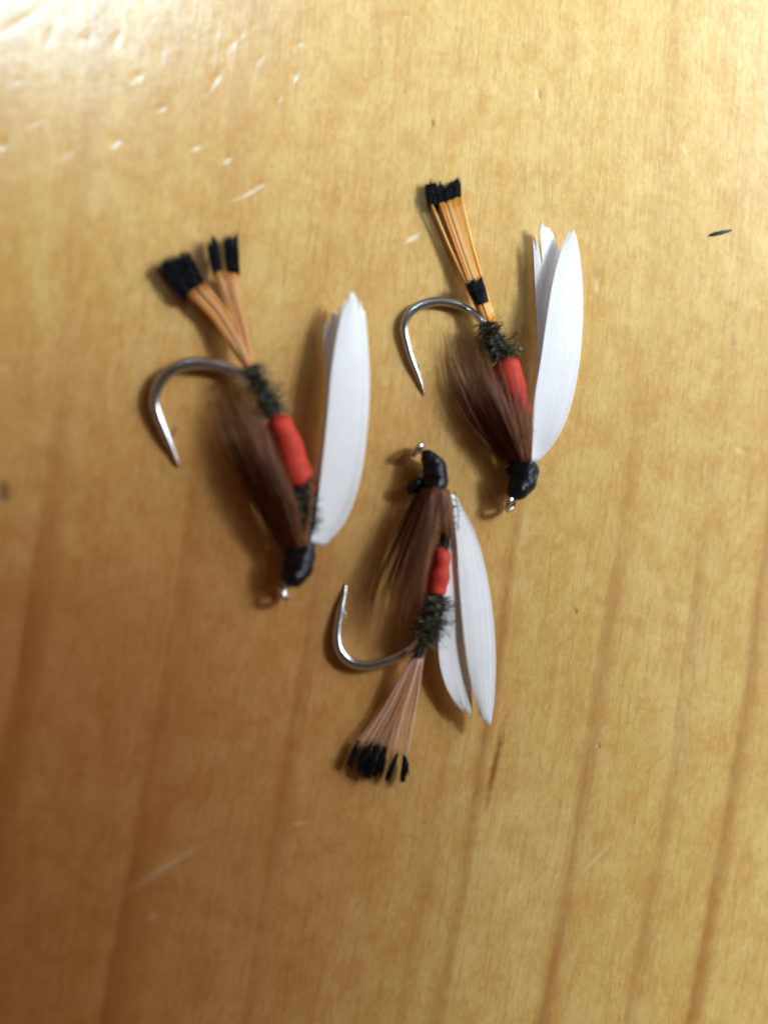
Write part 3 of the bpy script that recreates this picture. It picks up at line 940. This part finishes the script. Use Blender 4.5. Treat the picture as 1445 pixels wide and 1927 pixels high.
wing(fC, [
    [(848, 932, 2.00), (856, 1000, 2.30), (862, 1080, 2.60), (868, 1160, 2.70), (876, 1230, 2.60), (888, 1295, 2.40), (902, 1345, 2.20)],
    [(852, 932, 1.95), (868, 1000, 2.31), (880, 1080, 2.68), (888, 1160, 2.78), (896, 1240, 2.68), (904, 1310, 2.48), (912, 1366, 2.28)],
    [(856, 933, 1.95), (882, 1000, 2.31), (902, 1080, 2.68), (912, 1160, 2.78), (916, 1240, 2.68), (918, 1310, 2.48), (919, 1370, 2.28)],
    [(860, 936, 2.02), (892, 1000, 2.33), (914, 1075, 2.65), (927, 1160, 2.75), (932, 1240, 2.65), (930, 1310, 2.45), (924, 1366, 2.25)]], 21,
    [(0.42, 0.05, 0.02)], label='front white wing slip')
tippets(fC, [
    [(777, 1232, 1.7), (748, 1280, 1.7), (712, 1340, 1.6), (664, 1404, 1.5)],
    [(783, 1234, 1.8), (762, 1285, 1.8), (736, 1340, 1.7), (705, 1404, 1.6)],
    [(790, 1235, 1.8), (774, 1290, 1.8), (756, 1350, 1.7), (738, 1420, 1.6)],
    [(796, 1234, 1.7), (788, 1290, 1.7), (778, 1350, 1.6), (764, 1424, 1.5)]], 40, 'pink', (1.3, 2.4),
    [([[(672, 1392, 1.5), (651, 1442, 1.4)], [(678, 1393, 1.7), (656, 1447, 1.6)], [(682, 1394, 1.5), (660, 1449, 1.4)]], 40),
     ([[(690, 1393, 1.6), (669, 1452, 1.5)], [(696, 1394, 1.7), (674, 1460, 1.6)], [(702, 1396, 1.6), (681, 1464, 1.5)]], 70),
     ([[(705, 1396, 1.6), (684, 1462, 1.5)], [(711, 1399, 1.8), (690, 1469, 1.7)], [(717, 1401, 1.6), (696, 1466, 1.5)]], 70),
     ([[(720, 1403, 1.6), (699, 1462, 1.5)], [(725, 1405, 1.7), (704, 1466, 1.6)], [(730, 1408, 1.6), (710, 1460, 1.5)]], 60),
     ([[(722, 1412, 1.5), (713, 1458, 1.4)], [(727, 1412, 1.5), (718, 1462, 1.4)]], 40),
     ([[(744, 1418, 1.6), (722, 1470, 1.5)], [(750, 1418, 1.6), (732, 1472, 1.5)]], 70),
     ([[(758, 1420, 1.5), (752, 1472, 1.4)], [(764, 1424, 1.6), (760, 1474, 1.5)], [(770, 1440, 1.5), (766, 1450, 1.4)]], 70)], 1.4, 0.3)
stub(fC, [(800, 905, 1.4, 9), (786, 910, 1.3, 12), (776, 918, 1.2, 12), (770, 930, 1.0, 7)])

# ------------------------------------------------------------------ unseen black slab behind the lens, added to shade the lower left
def shade_slab():
    back = cam_loc - fwd * 0.45                      # plane of the slab's underside
    n = fwd
    c0 = P(990, 920)                                 # where its corner's shadow falls
    d = lamp.location - c0
    corner = c0 + d * ((back - c0).dot(n) / d.dot(n))
    wd_, hg, th, rad = 21.0, 13.5, 0.7, 0.9
    o3 = corner - right * (wd_ / 2) - up * (hg / 2)
    out = []
    for cx, cy, a0 in ((wd_ / 2 - rad, hg / 2 - rad, 0), (-wd_ / 2 + rad, hg / 2 - rad, 90), (-wd_ / 2 + rad, -hg / 2 + rad, 180), (wd_ / 2 - rad, -hg / 2 + rad, 270)):
        for q in range(9):
            a = math.radians(a0 + q * 11.25)
            out.append((cx + rad * math.cos(a), cy + rad * math.sin(a)))
    out = np.array(out)
    root = thing('added_shade_slab', 'unseen black slab added above the three flies to shade the lower left', 'shade_slab', o3)

    def slab(layers, name, mat, par, ctr=(0, 0), sc=1.0):
        R = []
        for inset, z in layers:
            m = out * (1 - inset / np.array([wd_ / 2, hg / 2])) * sc + np.array(ctr)
            R.append([o3 + right * float(x) + up * float(y) - fwd * z for x, y in m])
        mb = MB()
        mb.rings(np.array(R))
        return mb.build(name, mat, par, smooth=False)
    k = NT('shade_slab_black')
    k.set(Base_Color=(0.02, 0.02, 0.022), Roughness=0.35)
    slab([(0.10, 0.0), (0.03, 0.04), (0.0, 0.14), (0.0, th - 0.14), (0.03, th - 0.04), (0.10, th)], 'slab_body', k.m, root)
    slab([(0.0, th + 0.002), (0.0, th + 0.02)], 'slab_face', k.m, root, sc=0.95)


shade_slab()

# ------------------------------------------------------------------ crumbs on the wood
sl = MB()
c = curve([(1336, 442, .10, 2.2), (1348, 439, .18, 3.4), (1362, 436, .18, 3.2), (1376, 433, .10, 1.6)], 16)
sl.tube(c[:, :3], [px2cm(p[:3], p[3]) for p in c], 8, flat=(0.6, 1.0), bump=lambda i, an: 1 + 0.15 * np.sin(2 * an + i * 1.3))
so = sl.build('splinter', M['dark'])
so['label'] = 'tiny dark sliver lying alone on the wood near the right edge'
so['category'] = 'splinter'
